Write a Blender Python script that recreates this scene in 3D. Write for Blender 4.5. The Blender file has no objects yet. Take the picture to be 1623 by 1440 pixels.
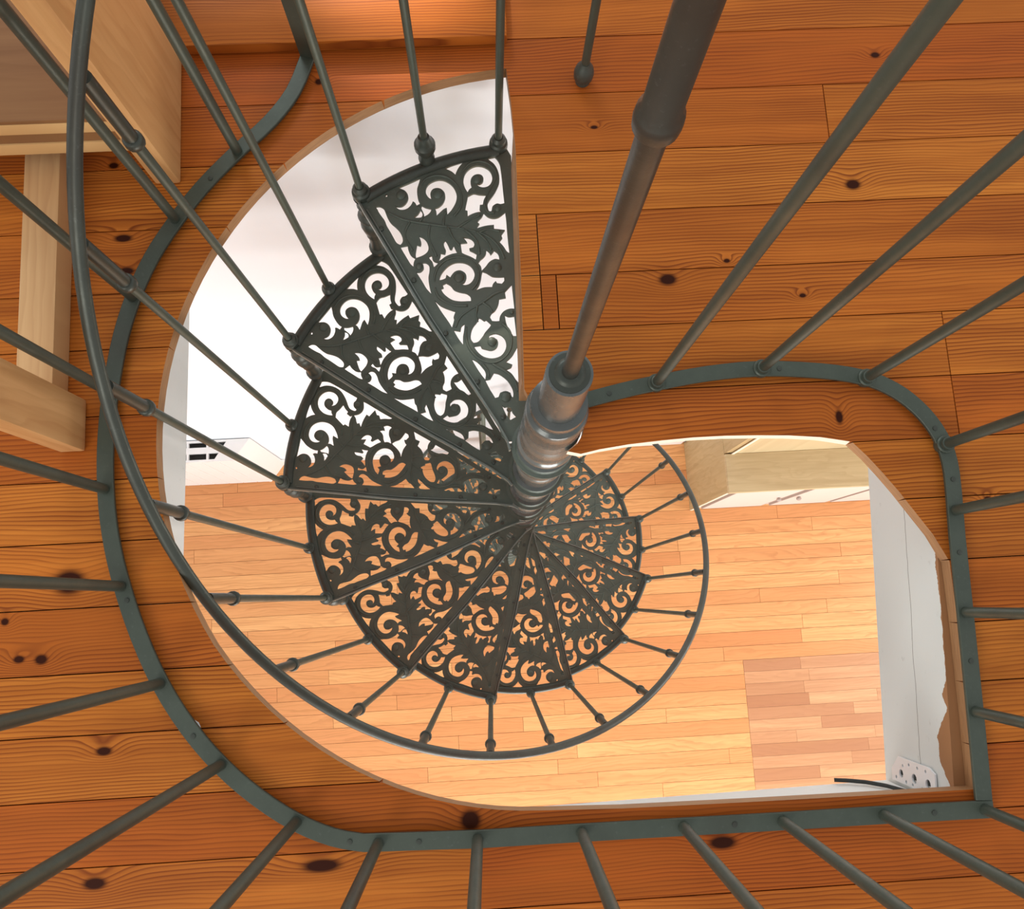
import bpy, bmesh, math, random
from mathutils import Vector, Matrix
from mathutils.geometry import delaunay_2d_cdt
random.seed(7)
SC = bpy.context.scene
COL = SC.collection
R = math.radians
# ------------------------------------------------------------------ camera
F_PX = 1300.0
cam_d = bpy.data.cameras.new('camera')
cam_d.sensor_fit = 'HORIZONTAL'; cam_d.sensor_width = 36.0
cam_d.lens = 36.0 * F_PX / 1623.0
cam_d.shift_x = -(807.25 - 811.5) / 1623.0
cam_d.shift_y = (743.1 - 720.0) / 1623.0
cam_d.clip_start = 0.02; cam_d.clip_end = 60
cam = bpy.data.objects.new('camera', cam_d); COL.objects.link(cam)
cx = Vector((0.99972483, 0.0, 0.0234575)); cy = Vector((0.00376937, -0.98700506, -0.16064498)); cz = Vector((0.02315267, 0.1606892, -0.98673347))
rot = Matrix((cx, -cy, -cz)).transposed()
cam.matrix_world = Matrix.Translation((-0.09854, -0.28237, 1.21776)) @ rot.to_4x4()
SC.camera = cam
# ------------------------------------------------------------------ light
SC.view_settings.view_transform = 'Standard'; SC.view_settings.look = 'None'
SC.view_settings.gamma = 1.0; SC.view_settings.use_curve_mapping = False
SC.view_settings.exposure = 0.12
W = bpy.data.worlds.new('daylight'); SC.world = W; W.use_nodes = True
wn = W.node_tree.nodes; wl = W.node_tree.links
bg = wn['Background']; bg.inputs['Strength'].default_value = 1.0
tc = wn.new('ShaderNodeTexCoord'); sp = wn.new('ShaderNodeSeparateXYZ'); rp = wn.new('ShaderNodeValToRGB')
mr = wn.new('ShaderNodeMapRange'); mr.inputs[1].default_value = -1; mr.inputs[2].default_value = 1
wl.new(tc.outputs['Generated'], sp.inputs[0]); wl.new(sp.outputs['Z'], mr.inputs[0]); wl.new(mr.outputs[0], rp.inputs[0]); wl.new(rp.outputs[0], bg.inputs['Color'])
rp.color_ramp.elements[0].position = 0.3; rp.color_ramp.elements[0].color = (0.80, 0.76, 0.70, 1)
rp.color_ramp.elements[1].position = 0.85; rp.color_ramp.elements[1].color = (0.62, 0.64, 0.66, 1)
e = rp.color_ramp.elements.new(0.52); e.color = (1.0, 1.0, 1.0, 1)
def area(name, loc, target, sx, sy, power, col):
    l = bpy.data.lights.new(name, 'AREA'); l.shape = 'RECTANGLE'; l.size = sx; l.size_y = sy; l.energy = power; l.color = col
    o = bpy.data.objects.new(name, l); COL.objects.link(o); o.location = loc
    o.rotation_euler = (Vector(target) - Vector(loc)).to_track_quat('-Z', 'Y').to_euler(); return o
area('window_light_upper', (-1.9, -2.9, 1.6), (0, 0, 0), 1.4, 1.3, 40, (1.0, 0.97, 0.92))
area('window_light_loft', (-1.2, 3.0, 1.7), (-0.2, 0.3, 0), 1.2, 1.0, 28, (0.86, 0.94, 1.0))
area('window_light_lower', (0.6, -3.6, -2.4), (0.0, 0.6, -3.0), 2.6, 1.7, 150, (1.0, 0.98, 0.95))
area('window_light_kitchen', (3.9, -0.6, -2.2), (0.3, -0.3, -4.0), 1.6, 1.4, 45, (1.0, 0.97, 0.93))
sl = bpy.data.lights.new('low_sun_spot', 'SPOT'); sl.energy = 2600; sl.spot_size = R(6.2); sl.spot_blend = 0.35; sl.color = (1.0, 0.90, 0.74); sl.shadow_soft_size = 0.05
so = bpy.data.objects.new('low_sun_spot', sl); COL.objects.link(so); so.location = (-1.3, 4.6, 2.0)
so.rotation_euler = (Vector((-0.36, 1.16, 0)) - so.location).to_track_quat('-Z', 'Y').to_euler()
# ------------------------------------------------------------------ helpers
YAW = R(3.2); ZF = -0.06; ZL = -4.078; H = 0.25484; TH0 = 125.307 - 27.139; STEP = 27.139; RN = 0.600; RR = 0.614
def tag(o, label=None, cat=None, group=None, kind=None):
    if label: o['label'] = label
    if cat: o['category'] = cat
    if group: o['group'] = group
    if kind: o['kind'] = kind
    return o
def link(name, me, mat=None, parent=None, smooth=False):
    if mat is not None:
        me.materials.clear()
        for m in (mat if isinstance(mat, (list, tuple)) else [mat]): me.materials.append(m)
    if smooth:
        for p in me.polygons: p.use_smooth = True
    o = bpy.data.objects.new(name, me); COL.objects.link(o)
    if parent: o.parent = parent
    return o
def obj(name, bm, mat, parent=None, smooth=False, auto=None):
    bmesh.ops.recalc_face_normals(bm, faces=bm.faces[:])
    me = bpy.data.meshes.new(name); bm.to_mesh(me); bm.free()
    if auto is not None:
        me.materials.append(mat) if not isinstance(mat, (list, tuple)) else [me.materials.append(m) for m in mat]
        for p in me.polygons: p.use_smooth = True
        me.set_sharp_from_angle(angle=R(auto))
        o = bpy.data.objects.new(name, me); COL.objects.link(o)
        if parent: o.parent = parent
        return o
    return link(name, me, mat, parent, smooth)
def empty(name, loc=(0, 0, 0), rz=0):
    o = bpy.data.objects.new(name, None); COL.objects.link(o); o.location = loc; o.rotation_euler = (0, 0, rz); o.empty_display_size = 0.1
    return o
def box(bm, x0, x1, y0, y1, z0, z1, bev=0.0, mi=0):
    v = [bm.verts.new(p) for p in ((x0,y0,z0),(x1,y0,z0),(x1,y1,z0),(x0,y1,z0),(x0,y0,z1),(x1,y0,z1),(x1,y1,z1),(x0,y1,z1))]
    fs = [bm.faces.new([v[i] for i in q]) for q in ((3,2,1,0),(4,5,6,7),(0,1,5,4),(1,2,6,5),(2,3,7,6),(3,0,4,7))]
    for f in fs: f.material_index = mi
    if bev > 0:
        es = list({e for f in fs for e in f.edges})
        bmesh.ops.bevel(bm, geom=es, offset=bev, segments=2, profile=0.6, affect='EDGES')
def board(bm, x0, x1, y0, y1, z0, z1, g):
    v = [bm.verts.new(p) for p in ((x0,y0,z0),(x1,y0,z0),(x1,y1,z0),(x0,y1,z0),(x0+g,y0+g,z1),(x1-g,y0+g,z1),(x1-g,y1-g,z1),(x0+g,y1-g,z1))]
    for q in ((3,2,1,0),(4,5,6,7),(0,1,5,4),(1,2,6,5),(2,3,7,6),(3,0,4,7)): bm.faces.new([v[i] for i in q])
def prism(bm, pts, z0, z1, mi=0):
    a = [bm.verts.new((x, y, z0)) for x, y in pts]; b = [bm.verts.new((x, y, z1)) for x, y in pts]
    n = len(pts); fs = [bm.faces.new(a[::-1]), bm.faces.new(b)]
    for i in range(n): fs.append(bm.faces.new((a[i], a[(i+1) % n], b[(i+1) % n], b[i])))
    for f in fs: f.material_index = mi
def lathe(bm, prof, n=20, c=(0, 0), z=0.0, cap=True):
    rings = []
    for (r, h) in prof:
        rings.append([bm.verts.new((c[0] + r*math.cos(2*math.pi*k/n), c[1] + r*math.sin(2*math.pi*k/n), z + h)) for k in range(n)])
    for a, b in zip(rings, rings[1:]):
        for k in range(n): bm.faces.new((a[k], a[(k+1) % n], b[(k+1) % n], b[k]))
    if cap:
        bm.faces.new(rings[0][::-1]); bm.faces.new(rings[-1])
def sweep(bm, pts, sec, up=Vector((0, 0, 1)), closed=False, scales=None):
    """sec: list of (side, up) offsets; pts: list of Vector"""
    n = len(pts); rings = []
    for i, p in enumerate(pts):
        a = pts[i-1] if (i > 0 or closed) else pts[i]; b = pts[(i+1) % n] if (i < n-1 or closed) else pts[i]
        t = (b - a).normalized(); s = t.cross(up)
        s = s.normalized() if s.length > 1e-6 else Vector((1, 0, 0)); u = s.cross(t).normalized()
        # mitre
        k = 1.0
        if 0 < i < n-1:
            t1 = (pts[i]-pts[i-1]).normalized(); t2 = (pts[i+1]-pts[i]).normalized()
            c = max(-0.9, min(1, t1.dot(t2))); k = 1.0 / max(0.45, math.cos(math.acos(c)/2))
        sc = 1.0 if scales is None else scales[i]
        rings.append([bm.verts.new(p + s*(x*k*sc) + u*(y*sc)) for x, y in sec])
    m = len(sec)
    for i in range(n-1 if not closed else n):
        a = rings[i]; b = rings[(i+1) % n]
        for k in range(m): bm.faces.new((a[k], a[(k+1) % m], b[(k+1) % m], b[k]))
    if not closed:
        bm.faces.new(rings[0][::-1]); bm.faces.new(rings[-1])
def circ(r, n=12, ry=None):
    ry = ry or r
    return [(r*math.cos(2*math.pi*k/n), ry*math.sin(2*math.pi*k/n)) for k in range(n)]
def bulb(bm, c, r, rz, n=12, m=6, half=False):
    prof = []
    for j in range(m+1):
        a = (0 if half else -math.pi/2) + (math.pi/2 if half else math.pi) * j/m
        prof.append((max(1e-4, r*math.cos(a)), rz*math.sin(a)))
    lathe(bm, prof, n, (c[0], c[1]), c[2])
def catmull(P, sub=4, closed=True, sharp=50):
    n = len(P); out = []
    def crn(i):
        if not closed and (i <= 0 or i >= n-1): return True
        a, b, c = P[i-1], P[i], P[(i+1) % n]
        v1 = (b[0]-a[0], b[1]-a[1]); v2 = (c[0]-b[0], c[1]-b[1])
        d = math.degrees(abs(math.atan2(v1[0]*v2[1]-v1[1]*v2[0], v1[0]*v2[0]+v1[1]*v2[1])))
        return d > sharp
    for i in range(n if closed else n-1):
        p1 = P[i]; p2 = P[(i+1) % n]
        p0 = P[i-1] if (closed or i > 0) else p1; p3 = P[(i+2) % n] if (closed or i+2 < n) else p2
        D = len(p1)
        m1 = [(p2[k]-p0[k])/2 for k in range(D)]; m2 = [(p3[k]-p1[k])/2 for k in range(D)]
        L = math.dist(p1, p2)
        if crn(i): m1 = [(p2[k]-p1[k])*0.6 for k in range(D)]
        if crn((i+1) % n): m2 = [(p2[k]-p1[k])*0.6 for k in range(D)]
        for m in (m1, m2):
            l = math.hypot(*m)
            if l > 1.2*L and l > 0:
                for k in range(D): m[k] *= 1.2*L/l
        for s in range(sub):
            t = s/sub; a = 2*t**3-3*t**2+1; b = t**3-2*t**2+t; c = -2*t**3+3*t**2; d = t**3-t**2
            out.append(tuple(a*p1[k]+b*m1[k]+c*p2[k]+d*m2[k] for k in range(D)))
    if not closed: out.append(tuple(P[-1]))
    return out
def inside(p, L):
    x, y = p; c = False; n = len(L); j = n-1
    for i in range(n):
        xi, yi = L[i][0], L[i][1]; xj, yj = L[j][0], L[j][1]
        if (yi > y) != (yj > y) and x < (xj-xi)*(y-yi)/(yj-yi) + xi: c = not c
        j = i
    return c
def fill2d(outer, holes, ext, bev=0.0):
    """flat plate with pierced openings: triangulate, keep what lies in the outline and in no opening, give it thickness"""
    vs = []; es = []
    for L in [outer] + holes:
        b = len(vs); vs += [Vector((p[0], p[1])) for p in L]; es += [(b+k, b+(k+1) % len(L)) for k in range(len(L))]
    V, E, Fc, _, _, _ = delaunay_2d_cdt(vs, es, [], 0, 1e-6)
    bb = [(min(p[0] for p in h), max(p[0] for p in h), min(p[1] for p in h), max(p[1] for p in h)) for h in holes]
    bm = bmesh.new(); bv = [bm.verts.new((v.x, v.y, ext)) for v in V]; keep = []
    for f in Fc:
        c = (sum(V[k].x for k in f)/len(f), sum(V[k].y for k in f)/len(f))
        if not inside(c, outer): continue
        if any(b[0] <= c[0] <= b[1] and b[2] <= c[1] <= b[3] and inside(c, h) for b, h in zip(bb, holes)): continue
        try: keep.append(bm.faces.new([bv[k] for k in f]))
        except ValueError: pass
    bmesh.ops.recalc_face_normals(bm, faces=bm.faces[:])
    for f in bm.faces:
        if f.normal.z < 0: f.normal_flip()
    r = bmesh.ops.extrude_face_region(bm, geom=bm.faces[:])
    nv = [g for g in r['geom'] if isinstance(g, bmesh.types.BMVert)]
    bmesh.ops.translate(bm, verts=nv, vec=(0, 0, -2*ext))
    bmesh.ops.delete(bm, geom=[v for v in bm.verts if not v.link_faces], context='VERTS')
    bmesh.ops.recalc_face_normals(bm, faces=bm.faces[:])
    me = bpy.data.meshes.new('plate'); bm.to_mesh(me); bm.free(); return me
# ------------------------------------------------------------------ materials
class N:
    def __init__(s, name):
        s.m = bpy.data.materials.new(name); s.m.use_nodes = True; s.t = s.m.node_tree
        s.b = s.t.nodes['Principled BSDF']
    def node(s, typ, **kw):
        n = s.t.nodes.new(typ)
        for k, v in kw.items(): setattr(n, k, v)
        return n
    def put(s, sock, v):
        if isinstance(v, bpy.types.NodeSocket): s.t.links.new(v, sock)
        else: sock.default_value = v
    def math(s, op, a, b=0.0, c=0.0, clamp=False):
        n = s.node('ShaderNodeMath', operation=op, use_clamp=clamp)
        s.put(n.inputs[0], a); s.put(n.inputs[1], b)
        if op in ('MULTIPLY_ADD', 'COMPARE', 'SMOOTH_MIN'): s.put(n.inputs[2], c)
        return n.outputs[0]
    def xyz(s, kind='Object'):
        t = s.node('ShaderNodeTexCoord'); p = s.node('ShaderNodeSeparateXYZ'); s.put(p.inputs[0], t.outputs[kind]); return p.outputs
    def comb(s, x, y, z=0.0):
        c = s.node('ShaderNodeCombineXYZ'); s.put(c.inputs[0], x); s.put(c.inputs[1], y); s.put(c.inputs[2], z); return c.outputs[0]
    def noise(s, vec, scale=1.0, detail=2.0, rough=0.5, dist=0.0):
        n = s.node('ShaderNodeTexNoise'); s.put(n.inputs['Vector'], vec); n.inputs['Scale'].default_value = scale
        n.inputs['Detail'].default_value = detail; n.inputs['Roughness'].default_value = rough; n.inputs['Distortion'].default_value = dist
        return n.outputs['Fac']
    def ramp(s, fac, stops, interp='LINEAR'):
        r = s.node('ShaderNodeValToRGB'); s.put(r.inputs[0], fac); cr = r.color_ramp; cr.interpolation = interp
        while len(cr.elements) < len(stops): cr.elements.new(0.5)
        for el, (p, c) in zip(cr.elements, stops): el.position = p; el.color = (*c, 1) if len(c) == 3 else c
        return r.outputs[0]
    def mix(s, fac, a, b, mode='MIX'):
        n = s.node('ShaderNodeMix', data_type='RGBA', blend_type=mode); s.put(n.inputs[0], fac)
        s.put(n.inputs[6], a if isinstance(a, bpy.types.NodeSocket) else (*a, 1)); s.put(n.inputs[7], b if isinstance(b, bpy.types.NodeSocket) else (*b, 1)); return n.outputs[2]
    def out(s, col, rough=0.5, metal=0.0, bump=None, bs=0.3, bd=0.001, spec=None, coat=None):
        s.put(s.b.inputs['Base Color'], col if isinstance(col, bpy.types.NodeSocket) else (*col, 1))
        s.put(s.b.inputs['Roughness'], rough); s.put(s.b.inputs['Metallic'], metal)
        if spec is not None: s.b.inputs['Specular IOR Level'].default_value = spec
        if coat: s.b.inputs['Coat Weight'].default_value = coat; s.b.inputs['Coat Roughness'].default_value = 0.25
        if bump is not None:
            b = s.node('ShaderNodeBump'); b.inputs['Strength'].default_value = bs; b.inputs['Distance'].default_value = bd
            s.put(b.inputs['Height'], bump); s.t.links.new(b.outputs[0], s.b.inputs['Normal'])
        return s.m
def wood(name, light, mid, dark, freq=55, knots=(), bid=True, along='x', rand_knots=True, tone=0.35, rough=0.42, line=0.55, blotch=0.0, reddish=None, spec=0.3):
    n = N(name); x, y, z = n.xyz()
    if along == 'y': x, y = y, x
    if along == 'z': x, y = z, n.math('ADD', x, y)
    if bid:
        a = n.node('ShaderNodeAttribute', attribute_name='board'); B = a.outputs['Fac']
    else: B = 0.37
    off = n.math('MULTIPLY', B, 37.0)
    xo = n.math('ADD', x, off)
    # warp of the growth rings
    w1 = n.noise(n.comb(n.math('MULTIPLY', xo, 0.9), n.math('MULTIPLY', y, 4.0), off), 1.0, 2, 0.45)
    w2 = n.noise(n.comb(n.math('MULTIPLY', xo, 5.0), n.math('MULTIPLY', y, 22.0), off), 1.0, 2, 0.5)
    fld = n.math('MULTIPLY_ADD', y, freq, n.math('MULTIPLY_ADD', w1, 10.5, n.math('MULTIPLY', w2, 2.6)))
    kn = 0.0
    for (ku, kv, kr, kx) in knots:
        dx = n.math('MULTIPLY', n.math('SUBTRACT', x, ku), 1.0/(kr*kx)); dy = n.math('MULTIPLY', n.math('SUBTRACT', y, kv), 1.0/kr)
        d2 = n.math('MULTIPLY_ADD', dx, dx, n.math('MULTIPLY', dy, dy))
        bump = n.math('POWER', 2.718, n.math('MULTIPLY', d2, -0.16))
        fld = n.math('MULTIPLY_ADD', bump, 3.0, fld)
        k = n.math('POWER', 2.718, n.math('MULTIPLY', n.math('POWER', d2, 2.0), -1.2))
        kn = k if isinstance(kn, float) else n.math('MAXIMUM', kn, k)
    if rand_knots:
        vo = n.node('ShaderNodeTexVoronoi'); vo.inputs['Scale'].default_value = 1.0; vo.inputs['Randomness'].default_value = 0.9
        n.put(vo.inputs['Vector'], n.comb(n.math('MULTIPLY', xo, 3.3), n.math('MULTIPLY', y, 6.5), off))
        dd = vo.outputs['Distance']
        fld = n.math('MULTIPLY_ADD', n.math('POWER', 2.718, n.math('MULTIPLY', n.math('MULTIPLY', dd, dd), -40.0)), 3.0, fld)
        k = n.math('SUBTRACT', 1.0, n.math('MULTIPLY', dd, 20.0), clamp=True)
        kn = k if isinstance(kn, float) else n.math('MAXIMUM', kn, k)
    ring = n.math('FRACT', fld)
    late = n.ramp(ring, [(0.0, (0.15,)*3), (0.5, (0.35,)*3), (0.86, (1.0,)*3), (0.93, (0.8,)*3), (1.0, (0.15,)*3)])
    fine = n.noise(n.comb(n.math('MULTIPLY', xo, 8.0), n.math('MULTIPLY', y, 260.0), off), 1.0, 3, 0.6)
    base = n.mix(n.math('MULTIPLY_ADD', fine, 0.7, n.math('MULTIPLY', w1, 0.5), clamp=True), light, mid)
    if bid:
        wn_ = n.node('ShaderNodeTexWhiteNoise', noise_dimensions='1D'); n.put(wn_.inputs['W'], n.math('MULTIPLY', B, 91.7))
        base = n.mix(n.math('MULTIPLY', wn_.outputs['Value'], tone), base, mid if reddish is None else reddish)
    streak = n.noise(n.comb(n.math('MULTIPLY', xo, 1.6), n.math('MULTIPLY', y, 34.0), off), 1.0, 4, 0.6)
    base = n.mix(n.math('MULTIPLY_ADD', streak, 1.9, -0.62, clamp=True), base, tuple(0.45*a_+0.55*b_ for a_, b_ in zip(mid, dark)))
    lm = n.noise(n.comb(n.math('MULTIPLY', xo, 2.2), n.math('MULTIPLY', y, 13.0), 5.0), 1.0, 2, 0.5)
    c = n.mix(n.math('MULTIPLY', n.math('MULTIPLY', late, line), n.math('MULTIPLY_ADD', lm, 2.6, -0.5, clamp=True)), base, dark)
    if blotch:
        lv = n.noise(n.comb(n.math('MULTIPLY', xo, 1.7), n.math('MULTIPLY', y, 3.0), 8.0), 1.0, 2, 0.5)
        c = n.mix(n.math('MULTIPLY', n.math('MULTIPLY_ADD', lv, 3.0, -1.2, clamp=True), 0.35), c, tuple(0.55*b_ for b_ in mid))
        bl = n.noise(n.comb(n.math('MULTIPLY', xo, 3.0), n.math('MULTIPLY', y, 6.0), 3.0), 1.0, 3, 0.55)
        c = n.mix(n.math('MULTIPLY', n.math('MULTIPLY_ADD', bl, 3.2, -1.5, clamp=True), blotch), c, dark)
    if not isinstance(kn, float): c = n.mix(n.math('MULTIPLY', kn, 1.25, clamp=True), c, (dark[0]*0.22, dark[1]*0.2, dark[2]*0.1))
    return n.out(c, n.math('MULTIPLY_ADD', late, 0.12, rough), 0.0, ring, 0.12, 0.0006, spec=spec)
KN = [(0.206,0.232,0.0105,1.5),(0.535,0.386,0.010,1.4),(0.604,0.625,0.006,1.5),(0.104,0.509,0.0035,2.0),(0.427,0.194,0.004,1.6),(0.307,0.26,0.004,1.5),
 (-0.159,-0.591,0.016,1.0),(0.211,-0.645,0.010,2.2),(-0.695,-0.461,0.007,1.8),(-0.791,-0.323,0.008,1.3),(-0.824,-0.321,0.006,1.5),(-0.847,-0.264,0.006,1.1),
 (-0.70,0.473,0.006,1.5),(-0.682,0.344,0.007,2.2),(-0.676,0.287,0.007,2.0),(-0.753,-0.21,0.020,1.3),(-0.359,0.612,0.006,1.2),(-0.704,-0.644,0.009,2.0),(-0.378,-0.640,0.010,3.0),(0.685,-0.158,0.005,1.3)]
KN2 = [(0.463,-0.013,0.012,0.55)]
M_PINE = wood('oiled_pine_boards', (0.90,0.355,0.058), (0.64,0.180,0.021), (0.17,0.030,0.006), 165, KN + KN2, rand_knots=False, tone=0.95, line=0.9, blotch=0.22, reddish=(0.50,0.098,0.012), spec=0.12)
M_PINE2 = wood('lower_pine_boards', (0.95,0.56,0.25), (0.80,0.39,0.145), (0.46,0.18,0.06), 40, (), rand_knots=False, tone=1.0, line=0.5, rough=0.38, reddish=(0.66,0.26,0.10))
M_PATCH = wood('patched_parquet', (0.92,0.55,0.30), (0.60,0.30,0.14), (0.36,0.15,0.07), 40, (), rand_knots=False, tone=1.0, line=0.25, rough=0.35, reddish=(0.40,0.17,0.085))
M_PALE = wood('raw_pine_panel', (0.84,0.51,0.23), (0.70,0.37,0.14), (0.46,0.19,0.055), 34, (), bid=False, along='z', rand_knots=False, line=0.32, rough=0.5)
M_PALEX = wood('raw_pine_rail', (0.82,0.56,0.26), (0.66,0.39,0.16), (0.45,0.21,0.07), 60, (), bid=False, along='x', rand_knots=False, line=0.3, rough=0.5)
M_PALEY = wood('raw_pine_runner', (0.80,0.52,0.26), (0.64,0.38,0.17), (0.42,0.20,0.08), 50, (), bid=False, along='y', rand_knots=False, line=0.3, rough=0.5)
M_SHELF = wood('brown_pine_shelf', (0.33,0.165,0.065), (0.25,0.115,0.042), (0.17,0.07,0.025), 20, (), bid=False, along='x', rand_knots=False, line=0.3, rough=0.5)
M_COUNTER = wood('pale_counter_wood', (0.68,0.56,0.34), (0.56,0.44,0.25), (0.36,0.25,0.13), 22, (), bid=False, along='x', rand_knots=True, line=0.28, rough=0.5)
M_PEND = wood('pale_end_panel_wood', (0.62,0.48,0.27), (0.52,0.38,0.19), (0.34,0.22,0.10), 22, (), bid=False, along='z', rand_knots=False, line=0.25, rough=0.5)
def edge_mat(name, c1, c2):
    n = N(name); x, y, z = n.xyz()
    f = n.noise(n.comb(n.math('MULTIPLY', x, 25.0), n.math('MULTIPLY', y, 25.0), n.math('MULTIPLY', z, 300.0)), 1, 3, 0.6)
    return n.out(n.mix(f, c1, c2), 0.6)
M_CUT = edge_mat('sawn_floor_edge', (0.50,0.26,0.11), (0.22,0.10,0.04))
M_CUTW = edge_mat('cream_edge', (0.92,0.84,0.68), (0.80,0.68,0.50))  # cream tone for one stretch of floor edge and the counter corners
def paint_white(name, c=(0.80,0.79,0.74), wavy=False):
    n = N(name); x, y, z = n.xyz()
    v = n.comb(n.math('MULTIPLY', x, 14.0), n.math('MULTIPLY', y, 14.0), n.math('MULTIPLY', z, 26.0))
    sp = n.noise(v, 2.2, 6, 0.75)
    spots = n.ramp(sp, [(0.0, (1,)*3), (0.62, (1,)*3), (0.72, (0,)*3)])
    c0 = n.mix(n.math('MULTIPLY', n.noise(v, 0.25, 2), 0.55), c, tuple(k*0.86 for k in c))
    c1 = n.mix(n.math('MULTIPLY', n.math('SUBTRACT', 1.0, spots), 0.3), c0, (0.30,0.29,0.25))
    if wavy:
        # bare wood above the brushed paint edge (edge height follows the length of the beam)
        dep = n.ramp(n.math('MULTIPLY', y, -1.0/0.65), [(0.0,(0,)*3),(0.28,(0.0,)*3),(0.34,(0.25,)*3),(0.42,(0.02,)*3),(0.62,(0.0,)*3),(0.655,(0.42,)*3),(0.69,(0.05,)*3),(0.725,(0.7,)*3),(0.76,(1,)*3),(0.815,(0.95,)*3),(0.87,(0.2,)*3),(0.92,(0,)*3)])
        nz = n.math('MULTIPLY', n.math('SUBTRACT', n.noise(n.comb(n.math('MULTIPLY', y, 60.0), n.math('MULTIPLY', z, 25.0), 2.0), 1, 3, 0.65), 0.5), 0.014)
        ed = n.math('ADD', n.math('SUBTRACT', ZF - 0.0275, n.math('MULTIPLY', dep, 0.036)), nz)
        ge = n.node('ShaderNodeNewGeometry'); gs = n.node('ShaderNodeSeparateXYZ'); n.put(gs.inputs[0], ge.outputs['Normal'])
        bare = n.math('MAXIMUM', n.math('GREATER_THAN', z, ed), n.math('GREATER_THAN', gs.outputs[2], 0.5))
        # crack
        cr = n.math('ABSOLUTE', n.math('SUBTRACT', z, n.math('MULTIPLY_ADD', n.noise(n.comb(n.math('MULTIPLY', y, 9.0), 0.0, 9.0), 1, 3), 0.02, -0.193)))
        c1 = n.mix(n.math('LESS_THAN', cr, 0.0007), c1, (0.16,0.15,0.12))
        c1 = n.mix(bare, c1, (0.34,0.155,0.06))
    return n.out(c1, 0.6, 0, sp, 0.15, 0.001)
M_BEAM = paint_white('white_painted_beam', (0.82,0.83,0.80)); M_BEAMR = paint_white('brushed_white_beam', (0.74,0.76,0.73), True)
def plain(name, c, rough=0.5, metal=0.0, var=0.12, sc=8.0, spec=None):
    n = N(name); t = n.node('ShaderNodeTexCoord'); f = n.noise(t.outputs['Object'], sc, 4, 0.6)
    return n.out(n.mix(f, tuple(v*(1+var) for v in c), tuple(v*(1-var) for v in c)), rough, metal, spec=spec)
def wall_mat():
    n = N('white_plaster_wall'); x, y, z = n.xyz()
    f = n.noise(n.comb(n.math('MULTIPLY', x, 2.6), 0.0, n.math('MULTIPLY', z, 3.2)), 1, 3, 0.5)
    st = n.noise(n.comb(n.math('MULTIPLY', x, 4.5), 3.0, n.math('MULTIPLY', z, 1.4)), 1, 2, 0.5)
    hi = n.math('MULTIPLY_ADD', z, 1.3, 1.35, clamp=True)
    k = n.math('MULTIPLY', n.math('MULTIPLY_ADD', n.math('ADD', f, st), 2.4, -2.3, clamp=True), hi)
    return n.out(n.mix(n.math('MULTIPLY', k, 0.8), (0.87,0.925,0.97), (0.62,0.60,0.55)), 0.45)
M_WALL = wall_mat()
M_WHITE = plain('white_gloss_paint', (0.86,0.85,0.83), 0.4, 0, 0.03)
M_DOORW = plain('pinkish_white_door_paint', (0.70,0.62,0.57), 0.45, 0, 0.03)
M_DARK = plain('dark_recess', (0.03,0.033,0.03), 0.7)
M_GROOVE = plain('door_groove_grey', (0.42,0.34,0.30), 0.7)
def iron(name, c1, c2, rust, rough=0.42, metal=0.35, dusty=0.25, sc=18):
    n = N(name); t = n.node('ShaderNodeTexCoord'); o = t.outputs['Object']
    f = n.noise(o, sc, 5, 0.65); g = n.noise(o, sc*0.35, 3, 0.5); s = n.noise(o, sc*9, 3, 0.7)
    c = n.mix(f, c1, c2)
    c = n.mix(n.math('MULTIPLY', n.math('MULTIPLY_ADD', g, 4.0, -2.1, clamp=True), 0.6), c, rust)
    c = n.mix(n.math('MULTIPLY', n.math('MULTIPLY_ADD', s, 5.0, -3.0, clamp=True), dusty), c, (0.25,0.27,0.25))
    return n.out(c, n.math('MULTIPLY_ADD', f, 0.25, rough-0.12), metal, s, 0.2, 0.0006)
M_IRON = iron('green_painted_cast_iron', (0.092,0.105,0.086), (0.045,0.052,0.043), (0.05,0.04,0.03))
M_TREAD = iron('worn_green_tread_iron', (0.140,0.172,0.138), (0.070,0.086,0.070), (0.085,0.074,0.056), 0.48, 0.15, 0.35, 12)
M_BAR = iron('green_railing_iron', (0.088,0.104,0.078), (0.050,0.062,0.046), (0.045,0.040,0.028), 0.45, 0.3, 0.15)
M_RAIL = iron('dark_handrail_iron', (0.075,0.082,0.064), (0.038,0.043,0.034), (0.040,0.026,0.018), 0.4, 0.4, 0.2)
M_COLUMN = iron('dark_bronze_column', (0.185,0.200,0.190), (0.070,0.078,0.072), (0.045,0.045,0.038), 0.24, 0.28, 0.12, 25)
M_ROD = iron('dark_weathered_rod', (0.085,0.085,0.070), (0.040,0.042,0.034), (0.050,0.034,0.024), 0.36, 0.5, 0.2, 22)
M_WORN = iron('worn_pale_iron_edge', (0.30,0.33,0.30), (0.12,0.14,0.12), (0.10,0.08,0.06), 0.4, 0.5, 0.4, 30)
M_STEEL = plain('white_painted_steel', (0.84,0.85,0.86), 0.4, 0.1, 0.03)
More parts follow.
